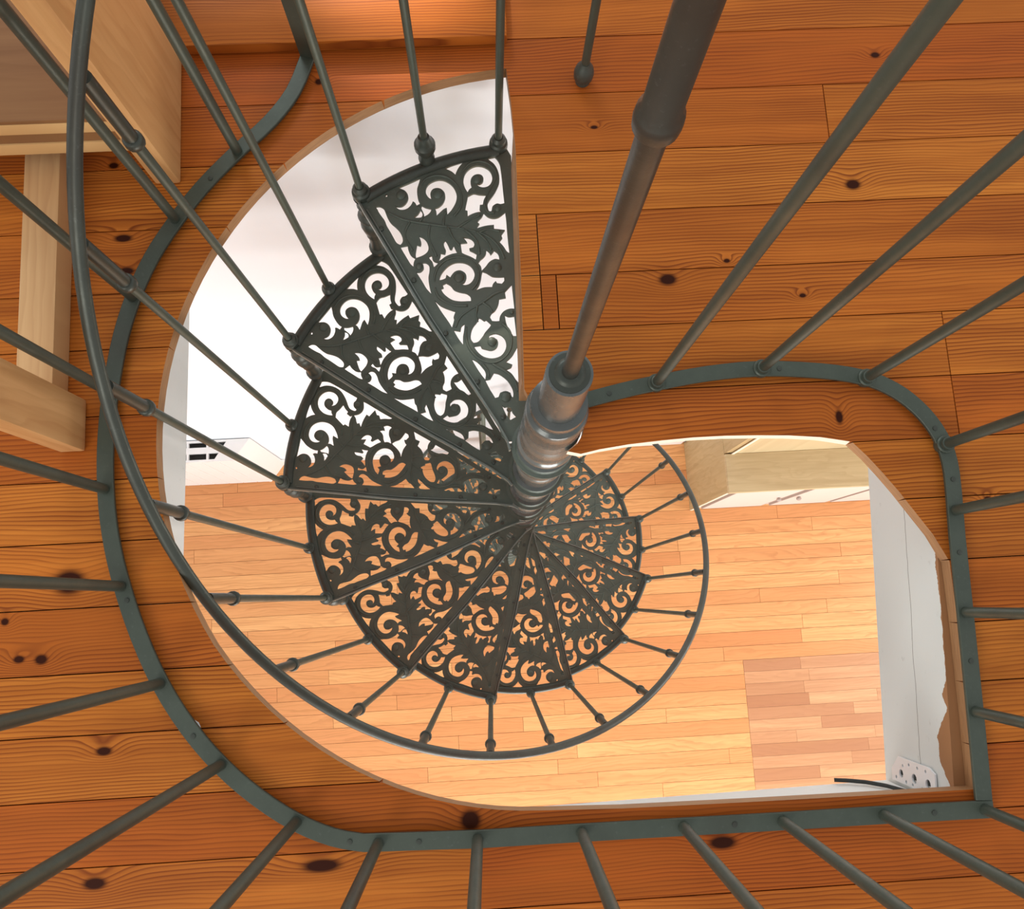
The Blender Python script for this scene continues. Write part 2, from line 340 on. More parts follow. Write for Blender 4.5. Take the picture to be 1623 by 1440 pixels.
# ------------------------------------------------------------------ setting: upper floor with the stair opening
def T(x, y):  # world -> board frame
    return (x*math.cos(YAW)+y*math.sin(YAW), -x*math.sin(YAW)+y*math.cos(YAW))
def Wd(u, v):
    return (u*math.cos(YAW)-v*math.sin(YAW), u*math.sin(YAW)+v*math.cos(YAW))
arc = []
for k in range(0, 62):
    th = 96.8 + k*3.0
    if th > 268: break
    r = 0.626
    if th > 170: r = 0.626 - 0.005*(th-170)/44
    if th > 214: r = 0.621 - 0.015*min(1, (th-214)/26)
    if th > 240: r = 0.606 - 0.020*(th-240)/28
    arc.append((r*math.cos(R(th)), r*math.sin(R(th))))
open_pts = arc + [(0.10,-0.5835),(0.301,-0.575),(0.492,-0.566),(0.632,-0.559),(0.630,-0.421),(0.627,-0.307),(0.623,-0.219),(0.600,-0.176),(0.574,-0.140),(0.551,-0.108),(0.528,-0.079),(0.505,-0.052),(0.481,-0.028),
    (0.455,-0.024),(0.430,-0.0205),(0.379,-0.018),(0.328,-0.018),(0.277,-0.019),(0.225,-0.022),(0.176,-0.027),(0.12,-0.034),(0.075,-0.042),(0.045,-0.0495)] + \
    [(0.0515*math.cos(R(a)), 0.0515*math.sin(R(a))) for a in (-62,-42,-22,-2,18,38,58,78,98,118,133)] + [(-0.0445,0.056),(-0.048,0.20),(-0.053,0.34),(-0.058,0.473),(-0.066,0.56)]
open_uv = [T(*p) for p in open_pts]
SEAMS = [-2.12,-2.01,-1.9,-1.79,-1.68,-1.57,-1.46,-1.36,-1.25,-1.14,-1.035,-0.93,-0.825,-0.715,-0.622,-0.529,-0.437,-0.3475,-0.25,-0.151,-0.055,0.047,0.156,0.249,0.3565,0.4645,0.573,0.6795,0.785,0.89,1.0,1.11,1.22,1.33,1.44,1.55,1.66,1.77,1.88,1.99]
JOINTS = {21:[0.655],20:[0.655],22:[-0.004,0.022],23:[-0.004],24:[-0.9,1.0],25:[0.505],26:[0.90],27:[1.1],13:[-0.157],12:[0.9,-0.6],14:[-1.0],15:[1.15],19:[-0.95,0.95],18:[-1.1],17:[-1.2,0.78],16:[1.0],28:[-0.3]}
bm = bmesh.new()
G = 0.0009
tiles = []
for k in range(len(SEAMS)-1):
    js = [-2.1] + sorted(JOINTS.get(k, [0.9 - (k % 3)*0.3 + 0.5])) + [2.1]
    for a, b in zip(js, js[1:]):
        board(bm, a+1e-5, b-1e-5, SEAMS[k]+1e-5, SEAMS[k+1]-1e-5, ZF-0.025, ZF, G)
        tiles.append((a, b, SEAMS[k], SEAMS[k+1], random.random()))
fl = obj('floor', bm, [M_PINE, M_CUT, M_CUTW])
bmc = bmesh.new(); prism(bmc, open_uv, ZF-0.3, ZF+0.3); cutter = obj('cutter', bmc, M_CUT)
mod = fl.modifiers.new('opening', 'BOOLEAN'); mod.operation = 'DIFFERENCE'; mod.object = cutter; mod.solver = 'EXACT'
bpy.context.view_layer.update()
me = bpy.data.meshes.new_from_object(fl.evaluated_get(bpy.context.evaluated_depsgraph_get()))
fl.modifiers.clear(); fl.data = me; bpy.data.objects.remove(cutter)
fl.rotation_euler = (0, 0, YAW); tag(fl, kind='structure')
me.materials.clear()
for m in (M_PINE, M_CUT, M_CUTW): me.materials.append(m)
at = me.attributes.new('board', 'FLOAT', 'FACE')
for p in me.polygons:
    c = p.center; v = 0.0
    for (a, b, s0, s1, r) in tiles:
        if a-0.001 <= c.x <= b+0.001 and s0-0.001 <= c.y <= s1+0.001: v = r; break
    at.data[p.index].value = v
    p.material_index = 0
    if abs(p.normal.z) < 0.4:
        dmin = min(math.hypot(c.x-(a[0]+b[0])/2, c.y-(a[1]+b[1])/2) - math.dist(a, b)/2 for a, b in zip(open_uv, open_uv[1:]+open_uv[:1]))
        if dmin < 0.003:
            p.material_index = 2 if (0.0 < c.x < 0.48 and -0.075 < c.y < 0.0) else 1
# raised threshold board at the back of the landing
bm = bmesh.new(); box(bm, -1.6, -0.035, 0.668, 0.80, ZF+0.0008, ZF+0.026, 0.006); box(bm, -1.6, -0.035, 0.8005, 1.3, ZF+0.0008, ZF+0.026, 0.002)
o = obj('trim_1', bm, M_PINE, auto=40); o.rotation_euler = (0, 0, YAW); tag(o, kind='structure')
a_ = o.data.attributes.new('board', 'FLOAT', 'FACE')
for p in o.data.polygons: a_.data[p.index].value = 0.61
# white painted beams under the floor
def beam(name, p0, p1, side, z0, z1, mat, w=0.07):
    p0 = Vector(p0); p1 = Vector(p1); d = (p1-p0).normalized(); nrm = Vector((d.y, -d.x)) * side
    bm = bmesh.new(); q = [p0, p1, p1+nrm*w, p0+nrm*w]
    prism(bm, [tuple(v) for v in q], z0, z1)
    return tag(obj(name, bm, mat), kind='structure')
ZB0, ZB1 = -0.30, ZF-0.026
beam('trim_2', (0.6295, 0.62), (0.6135, -0.63), -1, -0.309, ZB1, M_BEAMR, 0.08)          # right
beam('trim_3', (-0.60, -0.6755), (0.61, -0.5945), 1, ZB0, ZB1, M_BEAM, 0.08)          # near
beam('trim_4', (-0.640, -0.66), (-0.69, 0.62), -1, ZB0, ZB1, M_BEAM, 0.08)          # left
beam('trim_5', (-0.0475, 0.075), (-0.0615, 0.52), 1, -0.215, ZB1, M_CUT, 0.04)            # under the landing edge
# joist hanger plate screwed to the right beam
u0 = Vector((0.6119, -0.500, 0)); du = (Vector((0.6105, -0.63, 0)) - Vector((0.6245, 0.62, 0))).normalized()
def plate():
    root = empty('joist_plate', (0.6141, -0.588, -0.19), math.atan2(du.y, du.x))
    tag(root, 'small white perforated steel plate in the corner of the brushed white beam', 'metal plate')
    L = [(-0.043,-0.060),(-0.043,0.040),(-0.036,0.058),(0.0,0.058),(0.0,-0.085),(-0.02,-0.085)]
    holes = []
    for (hx, hz, hr) in ((-0.016,0.036,0.008),(-0.016,-0.008,0.008),(-0.016,-0.052,0.007),(-0.035,0.030,0.0028),(-0.035,0.004,0.0028),(-0.035,-0.024,0.0028),(-0.030,-0.045,0.0025),(-0.005,0.016,0.0028),(-0.005,-0.014,0.0028),(-0.005,-0.036,0.0028),(-0.006,0.050,0.0028),(-0.007,-0.070,0.0028)):
        holes.append([(hx+hr*math.cos(t*math.pi/6), hz+hr*math.sin(t*math.pi/6)) for t in range(12)])
    me = fill2d(L, holes, 0.0015); me.transform(Matrix.Rotation(R(90), 4, 'X')); me.transform(Matrix.Translation((0, -0.0032, 0)))
    link('perforated_plate', me, M_STEEL, root)
    bm = bmesh.new()
    for h in holes[:3] + holes[3:]:
        c = (sum(p[0] for p in h)/12, sum(p[1] for p in h)/12)
        box(bm, c[0]-0.006, c[0]+0.003, -0.0014, -0.0006, c[1]-0.006, c[1]+0.006) if h in holes[:3] else box(bm, c[0]-0.003, c[0]+0.003, -0.0014, -0.0006, c[1]-0.003, c[1]+0.003)
    obj('shadow_gap', bm, M_DARK, root)
    return root
plate()
# black cable stapled along the near beam
bm = bmesh.new()
cb = [Wd(u, v) for u, v in ((0.48,-0.633),(0.50,-0.6335),(0.525,-0.634),(0.545,-0.634),(0.565,-0.6335))]
zz = [-0.296,-0.288,-0.27,-0.235,-0.15]
sweep(bm, [Vector((x, y+0.012, z)) for (x, y), z in zip(cb, zz)], circ(0.0035, 6))
tag(obj('cable', bm, M_DARK, smooth=True), 'thin black cable running over the white beam at the lower right corner', 'cable')
# ------------------------------------------------------------------ setting: lower room
bm = bmesh.new(); rows = []
v = -4.0; k = 0
while v < 0.70:
    w = 0.0885; v1 = min(v+w, 0.70); us = [-3.6]; u = -3.6 + random.uniform(0.2, 1.2)
    while u < 4.2: us.append(u); u += random.uniform(0.7, 2.1)
    us.append(4.2)
    for a, b in zip(us, us[1:]): rows.append((a, b, v, v1, random.random()))
    v = v1
px0, px1, py0, py1 = 1.47, 2.45, -1.56, -0.74
def put_rows(rows, g, z0, z1, name, mat):
    bm = bmesh.new()
    for (a, b, c, d, r) in rows: board(bm, a, b, c, d, z0, z1, g)
    o = obj(name, bm, mat); o.rotation_euler = (0, 0, YAW); tag(o, kind='structure')
    at = o.data.attributes.new('board', 'FLOAT', 'FACE')
    for i, p in enumerate(o.data.polygons): at.data[i].value = rows[i//6][4]
    return o
out = []
for (a, b, c, d, r) in rows:
    if d > py0 and c < py1:
        if a < px0: out.append((a, min(b, px0), c, d, r))
        if b > px1: out.append((max(a, px1), b, c, d, r))
    else: out.append((a, b, c, d, r))
put_rows(out, 0.0009, ZL-0.03, ZL, 'floor', M_PINE2)
ys = [r for r in rows if r[3] > py0 and r[2] < py1]
ya, yb = min(r[2] for r in ys), max(r[3] for r in ys); n_ = 12; pr_ = []
for k in range(n_):
    c = ya + (yb-ya)*k/n_; d = ya + (yb-ya)*(k+1)/n_; u = px0 + 0.0
    while u < px1:
        e2 = min(px1, u + random.uniform(0.25, 0.75)); pr_.append((u, e2, c, d, random.random())); u = e2
put_rows(pr_, 0.0006, ZL-0.03, ZL+0.001, 'floor', M_PATCH)
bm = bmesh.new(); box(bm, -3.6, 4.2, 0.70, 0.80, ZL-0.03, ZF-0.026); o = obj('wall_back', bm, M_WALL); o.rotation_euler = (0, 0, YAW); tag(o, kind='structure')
# baseboard on the back wall
bm = bmesh.new(); box(bm, -1.40, 1.2, 0.685, 0.6995, ZL+0.001, ZL+0.11, 0.003); o = obj('baseboard_back', bm, M_WHITE); o.rotation_euler = (0, 0, YAW); tag(o, kind='structure')
# grey-green pipe on the back wall
px_, py_ = Wd(-0.10, 0.672)
bm = bmesh.new(); lathe(bm, [(0.012, 0), (0.012, 1.25)], 10, (px_, py_), ZL+0.002)
bm2 = bm; tag(obj('wall_pipe', bm2, plain('pipe_green', (0.16,0.19,0.15), 0.5), smooth=True), 'thin green-grey pipe rising in front of the white back wall downstairs', 'pipe')
# radiator cover
def radiator():
    root = empty('radiator_cover', (*Wd(-2.3, 0.575), ZL), YAW)
    tag(root, 'white beadboard radiator cover with dark slots in its top, against the back wall downstairs', 'radiator cover')
    Lx = 0.815; hh = 0.81; D0 = 0.0; D1 = 0.120; Lb = 0.905
    def sub(name, f, mat):
        bm = bmesh.new(); f(bm); return obj(name, bm, mat, root)
    def front(bm):
        n = 9
        for k in range(n):
            a = Lx*(k/n); b = Lx*((k+1)/n); prism(bm, [(a+0.003, 0.002),(b-0.003, 0.002),(b-0.003, 0.016),(a+0.003, 0.016)], 0.001, hh-0.02)
        prism(bm, [(0, 0.006),(Lx, 0.006),(Lx, 0.014),(0, 0.014)], 0.001, hh-0.02)
    sub('front_panel', front, M_WHITE)
    sub('side_panel', lambda bm: prism(bm, [(Lx, 0.0),(Lb, D1),(Lb-0.012, D1),(Lx-0.012, 0.0)], 0.001, hh-0.0), M_WHITE)
    def top(bm):
        for (a, b) in ((0.0, 0.012),(0.046, 0.080),(0.108, D1)):
            prism(bm, [(-0.0, a),(Lx-0.11+ (Lb-Lx)*a/D1, a),(Lx-0.11+(Lb-Lx)*b/D1, b),(-0.0, b)], hh-0.018, hh)
        u = 0.02
        while u < Lx-0.12:
            box(bm, u, u+0.011, 0.0, D1, hh-0.018, hh-0.0005); u += 0.108
        prism(bm, [(Lx-0.11, 0),(Lx-0.001, 0),(Lb-0.002, D1),(Lx-0.03, D1)], hh-0.017, hh+0.0005)
    sub('top_grille', top, M_WHITE)
    sub('slot_shade', lambda bm: box(bm, 0.004, Lx-0.10, 0.016, D1-0.002, hh-0.06, hh-0.045), M_DARK)  # dark sheet stands for the unlit inside seen through the slots
    return root
radiator()
# kitchen counter with a taller cabinet behind
def counter():
    root = empty('kitchen_counter', (*Wd(1.22, 0.246), ZL), YAW)
    tag(root, 'pale wooden kitchen counter over pinkish white cabinet doors on the lower floor', 'kitchen counter')
    L = 1.75; D = 0.445
    def sub(name, f, mat, par=root):
        bm = bmesh.new(); f(bm); return obj(name, bm, mat, par)
    sub('carcass', lambda bm: box(bm, 0.022, L, 0.012, D, 0.001, 0.868), M_DOORW)
    sub('end_panel', lambda bm: box(bm, 0.0, 0.0215, 0.0, D, 0.001, 0.868), M_PEND)
    sub('lit_corner', lambda bm: box(bm, 0.0, 0.014, -0.004, -0.0004, 0.002, 0.868), M_CUTW)  # pale strip painted in for the light caught on this corner
    sub('worktop', lambda bm: box(bm, -0.004, L, -0.008, 0.2085, 0.869, 0.90, 0.003), M_COUNTER)
    sub('end_capping', lambda bm: box(bm, -0.003, 0.03, 0.0, D, 0.8685, 0.8689), M_COUNTER)
    sub('raised_cabinet', lambda bm: box(bm, 0.045, L, 0.209, D, 0.869, 1.45), M_COUNTER)
    sub('raised_end_panel', lambda bm: box(bm, 0.0, 0.0445, 0.215, D, 0.869, 1.45), M_PEND)
    sub('raised_corner_trim', lambda bm: box(bm, 0.03, 0.0445, 0.2045, 0.2088, 0.901, 1.45), M_CUTW)
    for i, (a, b) in enumerate(((0.06, 0.44), (0.50, 0.86), (0.90, 1.26), (1.30, 1.68))):
        d = sub('door', lambda bm: box(bm, a, b, -0.004, 0.011, 0.08, 0.83, 0.002), M_DOORW)
        kx = b-0.03 if i % 2 == 0 else a+0.03
        s = sub('door_frame_line', lambda bm: (box(bm, a-0.006, a-0.001, -0.0035, 0.0115, 0.08, 0.83), box(bm, b+0.001, b+0.006, -0.0035, 0.0115, 0.08, 0.83), box(bm, a, b, -0.0035, 0.0115, 0.072, 0.078)), M_GROOVE, root)
        def knob(bm):
            bulb(bm, (0, 0, 0), 0.016, 0.012, 10, 5)
            bmesh.ops.rotate(bm, verts=bm.verts[:], matrix=Matrix.Rotation(R(90), 3, 'X')); bmesh.ops.translate(bm, verts=bm.verts[:], vec=(kx, -0.016, 0.50))
        sub('knob', knob, M_GROOVE, d)
    return root
counter()
# ------------------------------------------------------------------ pale wooden furniture, upper left
def furniture():
    root = empty('shelf_bench', (*Wd(-0.61, 0.445), ZF), YAW)
    tag(root, 'pale unfinished pine bench frame with brown shelf, posts and floor runner at upper left', 'bench')
    def sub(name, f, mat):
        bm = bmesh.new(); f(bm); return obj(name, bm, mat, root, auto=35)
    # local origin: u=-0.61, v=0.445
    sub('side_panel', lambda bm: box(bm, -0.020, 0.022, -0.010, 0.217, 0.001, 0.86, 0.006), M_PALE)
    sub('lower_rail', lambda bm: box(bm, -0.90, -0.0205, 0.004, 0.024, 0.081, 0.109, 0.002), M_PALEX)
    sub('upper_rail', lambda bm: box(bm, -0.90, -0.0205, 0.004, 0.024, 0.134, 0.1597, 0.002), M_PALEX)
    sub('rail_gap_shade', lambda bm: box(bm, -0.90, -0.0205, 0.0065, 0.023, 0.1093, 0.1337), M_SHELF)  # brown filler stands for the shadow in the gap between the rails
    sub('shelf', lambda bm: box(bm, -0.90, -0.0205, 0.0045, 0.55, 0.160, 0.168, 0.001), M_SHELF)
    sub('floor_runner', lambda bm: box(bm, -0.208, -0.152, -0.370, 0.05, 0.001, 0.050, 0.003), M_PALEY)
    sub('post', lambda bm: box(bm, -0.162, -0.123, -0.453, -0.3705, 0.001, 0.86, 0.004), M_PALE)
    return root
furniture()
bm = bmesh.new(); fx, fy = T(-0.538, -0.462)
prism(bm, [(fx-0.010,fy-0.004),(fx+0.010,fy-0.004),(fx+0.007,fy+0.003),(fx+0.001,fy+0.007),(fx-0.005,fy+0.004),(fx-0.006,fy)], ZF+0.0003, ZF+0.0012)
o = obj('white_fleck', bm, M_WHITE); o.rotation_euler = (0, 0, YAW); tag(o, 'small white fleck on the floorboards just inside the railing at lower left', 'paint fleck')  # thin white patch laid on the boards
# ------------------------------------------------------------------ guard railing round the opening
def railing():
    root = empty('guard_railing', (0.635, -0.585, ZF))
    tag(root, 'green iron guard railing curving round the stair opening on the upper floor', 'railing')
    inv = Matrix.Translation((-0.635, 0.585, -ZF))
    def sub(name, bm, mat, par=root, **kw):
        bmesh.ops.transform(bm, matrix=inv, verts=bm.verts[:]); return obj(name, bm, mat, par, **kw)
    A = [(-0.411,0.627),(-0.432,0.565),(-0.468,0.510),(-0.521,0.453),(-0.574,0.390),(-0.616,0.326),(-0.648,0.266),(-0.671,0.202),(-0.686,0.136),(-0.694,0.066),(-0.697,0.0),(-0.695,-0.067),(-0.687,-0.136),(-0.673,-0.200),(-0.653,-0.262),(-0.624,-0.332),(-0.587,-0.402),(-0.542,-0.465),(-0.492,-0.518),(-0.437,-0.562),(-0.379,-0.597),(-0.325,-0.618),(-0.280,-0.626)]
    A = catmull(A, 3, closed=False, sharp=80)
    B = [(-0.115,-0.622),(0.04,-0.614),(0.184,-0.607),(0.334,-0.600),(0.485,-0.592),(0.6495,-0.5845)]
    Cc = [(0.637,-0.572),(0.636,-0.445),(0.634,-0.297),(0.632,-0.18)]
    D = catmull([(0.632,-0.18),(0.632,-0.080),(0.624,-0.034),(0.604,0.005),(0.574,0.038),(0.540,0.061),(0.500,0.076),(0.433,0.086),(0.335,0.089),(0.248,0.080),(0.166,0.064),(0.11,0.051),(0.052,0.035)], 3, closed=False, sharp=80)
    zb = ZF + 0.011
    sec = [(-0.0125,-0.0028),(0.0125,-0.0028),(0.0125,0.0018),(0.0115,0.0028),(-0.0115,0.0028),(-0.0125,0.0018)]
    for path in (A + B, Cc + D[1:]):
        bm = bmesh.new(); sweep(bm, [Vector((x, y, zb)) for x, y in path], sec); sub('floor_bar', bm, M_BAR)
    for path in (A + B, Cc + D[1:-2]):
        bm = bmesh.new(); sweep(bm, [Vector((x, y, 0.862)) for x, y in path], circ(0.0135, 12, 0.006)); sub('top_rail', bm, M_RAIL, smooth=True)
    # feet carrying the bar
    bas = [(-0.519,0.455),(-0.613,0.334),(-0.672,0.200),(-0.695,0.043),(-0.692,-0.11),(-0.656,-0.258),(-0.588,-0.401),(-0.492,-0.517),(-0.379,-0.597),(-0.259,-0.627),(-0.115,-0.622),(0.037,-0.614),(0.187,-0.607),(0.334,-0.600),(0.485,-0.592),(0.637,-0.585),(0.636,-0.445),(0.634,-0.297),(0.632,-0.139),(0.6245,-0.034),(0.506,0.0745),(0.337,0.089),(0.166,0.064)]
    for i, (x, y) in enumerate(bas):
        bm = bmesh.new(); lathe(bm, [(0.0082, zb+0.003), (0.0082, 0.857)], 14, (x, y), 0)
        b = sub('baluster', bm, M_BAR, auto=40)
        bm = bmesh.new()
        if i >= 19:
            lathe(bm, [(0.0125, zb-0.0105), (0.0145, zb-0.004), (0.0145, zb+0.005), (0.0125, zb+0.007), (0.0105, zb+0.007), (0.0100, zb+0.013), (0.0082, zb+0.014)], 16, (x, y), 0)
        else:
            lathe(bm, [(0.0060, zb-0.0105), (0.0060, zb+0.0), (0.0085, zb+0.003), (0.0085, zb+0.005)], 14, (x, y), 0)
        sub('foot', bm, M_BAR, b, auto=40)
    sc_ = [(-0.645,-0.279),(-0.534,-0.476),(-0.300,-0.624),(-0.560,0.405),(-0.200,-0.6245),(0.632,-0.205),(0.632,-0.09),(0.610,-0.008),(0.365,0.0885),(0.09,0.046),(0.262,-0.6035),(0.560,-0.589),(0.635,-0.37)]
    for (x, y) in sc_:
        bm = bmesh.new(); lathe(bm, [(0.0040, zb+0.0028), (0.0038, zb+0.0040), (0.0018, zb+0.0042)], 10, (x, y), 0); sub('screw', bm, M_RAIL)
    # flat end post rising from the floor bar
    bm = bmesh.new(); d = Vector((A[0][0]-A[2][0], A[0][1]-A[2][1])).normalized(); nx = Vector((-d.y, d.x)); p = Vector(A[0][:2])
    q = [p+nx*0.0125, p+nx*0.0125+d*0.005, p-nx*0.0125+d*0.005, p-nx*0.0125]
    prism(bm, [tuple(v) for v in q], zb-0.0028, 0.857); sub('end_post', bm, M_BAR)
    return root
railing()
# ------------------------------------------------------------------ spiral staircase
HOLES = [[(5726,-643),(5696,-813),(5666,-996),(5651,-1118),(5574,-1030),(5499,-940),(5387,-864),(5280,-821),(5211,-818),(5218,-736),(5287,-743),(5331,-722),(5291,-659),(5271,-570),(5288,-486),(5349,-413),(5459,-387),(5409,-429),(5369,-502),(5379,-598),(5430,-683),(5510,-725),(5600,-722),(5681,-676)],[(5735,-359),(5742,-396),(5710,-403),(5689,-363),(5709,-346)],[(5161,-1045),(5228,-1015),(5330,-1026),(5411,-1086),(5454,-1177),(5453,-1278),(5423,-1377),(5350,-1463),(5237,-1518),(5106,-1530),(4968,-1491),(4862,-1407),(4797,-1303),(4753,-1197),(4734,-1114),(4854,-1185),(4865,-1113),(4846,-1007),(4832,-933),(4918,-982),(4984,-981),(4958,-1058),(4971,-1169),(5037,-1272),(5136,-1326),(5236,-1313),(5300,-1255),(5320,-1171),(5277,-1094),(5211,-1056)],[(5166,-820),(5091,-857),(5007,-932),(4964,-884),(4944,-795),(4961,-692),(5009,-599),(5054,-553),(5060,-659),(5102,-743)],[(5549,-1610),(5522,-1766),(5453,-2007),(5419,-1875),(5367,-1770),(5321,-1709),(5410,-1689),(5495,-1645)],[(4890,-1695),(4998,-1706),(5116,-1754),(5216,-1850),(5266,-1969),(5264,-2089),(5219,-2187),(5130,-2267),(5015,-2302),(4895,-2275),(4807,-2203),(4768,-2111),(4790,-2016),(4859,-1948),(4958,-1935),(4899,-1976),(4897,-2052),(4952,-2111),(5024,-2120),(5083,-2074),(5108,-1994),(5082,-1911),(5010,-1848),(4925,-1819),(4919,-1753)],[(5257,-2402),(5196,-2551),(5130,-2557),(5028,-2545),(4922,-2496),(4761,-2409),(4564,-2295),(4303,-2149),(4330,-2078),(4381,-2024),(4380,-1926),(4319,-1857),(4306,-1817),(4373,-1818),(4472,-1872),(4523,-1957),(4561,-2061),(4617,-2178),(4699,-2300),(4806,-2383),(4936,-2436),(5079,-2451),(5188,-2424)],[(4821,-1652),(4804,-1776),(4725,-1855),(4641,-1965),(4586,-1865),(4515,-1790),(4542,-1739),(4465,-1678),(4401,-1699),(4449,-1610),(4477,-1502),(4482,-1416),(4577,-1475),(4615,-1445),(4697,-1527),(4768,-1602)],[(4368,-1707),(4268,-1726),(4182,-1787),(4137,-1883),(4138,-1981),(4147,-2055),(4014,-1984),(3784,-1846),(3591,-1735),(3419,-1642),(3482,-1620),(3599,-1626),(3715,-1614),(3746,-1705),(3804,-1720),(3850,-1840),(3927,-1756),(3988,-1683),(4055,-1728),(4110,-1629),(4151,-1530),(4187,-1407),(4230,-1513),(4278,-1491),(4306,-1561),(4322,-1636)],[(5647,-80),(5608,-148),(5530,-183),(5445,-168),(5340,-143),(5212,-132),(5085,-160),(4968,-173),(4848,-152),(4761,-103),(4733,-34),(4807,3),(4934,-8),(5071,-24),(5198,-35),(5314,-63),(5424,-61),(5530,-65)],[(4704,-10),(4646,-141),(4574,-102),(4469,-80),(4397,-94),(4344,-121),(4304,-48),(4233,10),(4314,25),(4479,12),(4606,2)],[(4686,-424),(4600,-471),(4501,-479),(4401,-448),(4334,-390),(4315,-302),(4326,-209),(4346,-130),(4412,-162),(4495,-236),(4555,-295),(4498,-336),(4542,-381),(4606,-405)],[(4232,-345),(4220,-400),(4136,-367),(4074,-387),(4034,-430),(4014,-371),(4002,-303),(4104,-337),(4175,-331)],[(4323,-786),(4228,-776),(4131,-754),(4101,-784),(4150,-858),(4057,-837),(3984,-834),(4029,-734),(4055,-600),(4048,-495),(4052,-443),(4111,-526),(4162,-569),(4102,-625),(4148,-678),(4230,-696),(4298,-733)],[(4185,-1095),(4118,-1175),(4031,-1216),(3949,-1198),(3907,-1143),(3933,-1067),(3897,-1052),(3820,-1094),(3759,-1120),(3677,-1041),(3783,-993),(3878,-932),(3937,-902),(4028,-948),(4110,-992),(4050,-1103),(4115,-1102)],[(3723,-1319),(3654,-1334),(3595,-1326),(3612,-1394),(3631,-1432),(3556,-1456),(3484,-1443),(3424,-1406),(3483,-1341),(3492,-1220),(3456,-1118),(3432,-1006),(3509,-1042),(3592,-1037),(3622,-1109),(3632,-1191),(3662,-1263)],[(3410,-1011),(3336,-1060),(3224,-1107),(3144,-1203),(3093,-1284),(3025,-1241),(3002,-1167),(3064,-1101),(3113,-1106),(3093,-1028),(3053,-980),(3128,-863),(3160,-760),(3178,-666),(3211,-783),(3294,-891),(3375,-966)],[(4117,27),(4073,-36),(4088,-121),(4146,-161),(4202,-164),(4168,-226),(4087,-246),(3991,-192),(3895,-102),(3781,-36),(3680,8),(3595,37),(3724,53),(3912,37)],[(3731,-239),(3805,-327),(3856,-464),(3869,-598),(3831,-723),(3737,-835),(3615,-888),(3481,-871),(3388,-793),(3349,-678),(3376,-583),(3437,-533),(3426,-606),(3485,-692),(3572,-720),(3670,-674),(3705,-585),(3687,-497),(3660,-441),(3744,-411),(3696,-358),(3706,-297)],[(3573,-166),(3559,-221),(3621,-238),(3613,-314),(3527,-353),(3417,-361),(3312,-429),(3226,-510),(3134,-536),(3054,-494),(3156,-334),(3261,-225),(3386,-172),(3486,-156)],[(3458,58),(3303,25),(3171,-51),(3051,-139),(2977,-43),(2931,-25),(2831,92),(2977,83),(3224,80)],[(2771,97),(2678,5),(2744,-63),(2753,-142),(2649,-53),(2562,30),(2439,113),(2564,118),(2675,110)],[(2881,-1313),(2717,-1220),(2589,-1149),(2463,-1077),(2517,-999),(2537,-886),(2498,-774),(2428,-705),(2461,-649),(2505,-596),(2587,-603),(2629,-669),(2639,-760),(2695,-870),(2783,-955),(2732,-1072),(2833,-1118),(2857,-1211)],[(2696,-435),(2638,-459),(2590,-473),(2583,-516),(2460,-542),(2433,-489),(2400,-368),(2355,-266),(2323,-146),(2355,-66),(2436,-66),(2534,-134),(2610,-235),(2645,-343)],[(2468,-859),(2396,-899),(2347,-991),(2157,-885),(2006,-800),(2040,-751),(2184,-763),(2314,-785)],[(2291,-34),(2174,-28),(2031,-67),(1910,-178),(1858,-336),(1912,-486),(2026,-572),(2149,-583),(2266,-512),(2306,-400),(2269,-340),(2240,-410),(2159,-464),(2087,-442),(2029,-359),(2043,-257),(2117,-183),(2182,-131),(2238,-143)],[(2124,141),(2009,87),(1837,68),(1737,89),(1653,161),(1777,166),(1945,160)],[(1820,-688),(1624,-568),(1421,-446),(1210,-321),(1319,-304),(1461,-307),(1585,-264),(1563,-365),(1598,-418),(1705,-348),(1730,-498),(1775,-599)],[(1663,-46),(1582,-113),(1417,-164),(1250,-158),(1148,-121),(1081,-65),(1108,-56),(1178,-78),(1258,-24),(1288,80),(1238,151),(1260,210),(1456,197),(1642,169),(1602,81)],[(1073,190),(1015,176),(985,114),(928,71),(855,109),(747,97),(757,220),(882,228)]]
EYES=[(5183, -1200, 121), (4994, -1991, 98), (5563, -609, 113), (4285, -1977, 82), (4175, -81, 82), (3565, -577, 121), (2179, -361, 109), (1157, 42, 114), (3313, -1285, 102), (2436, -998, 52)]
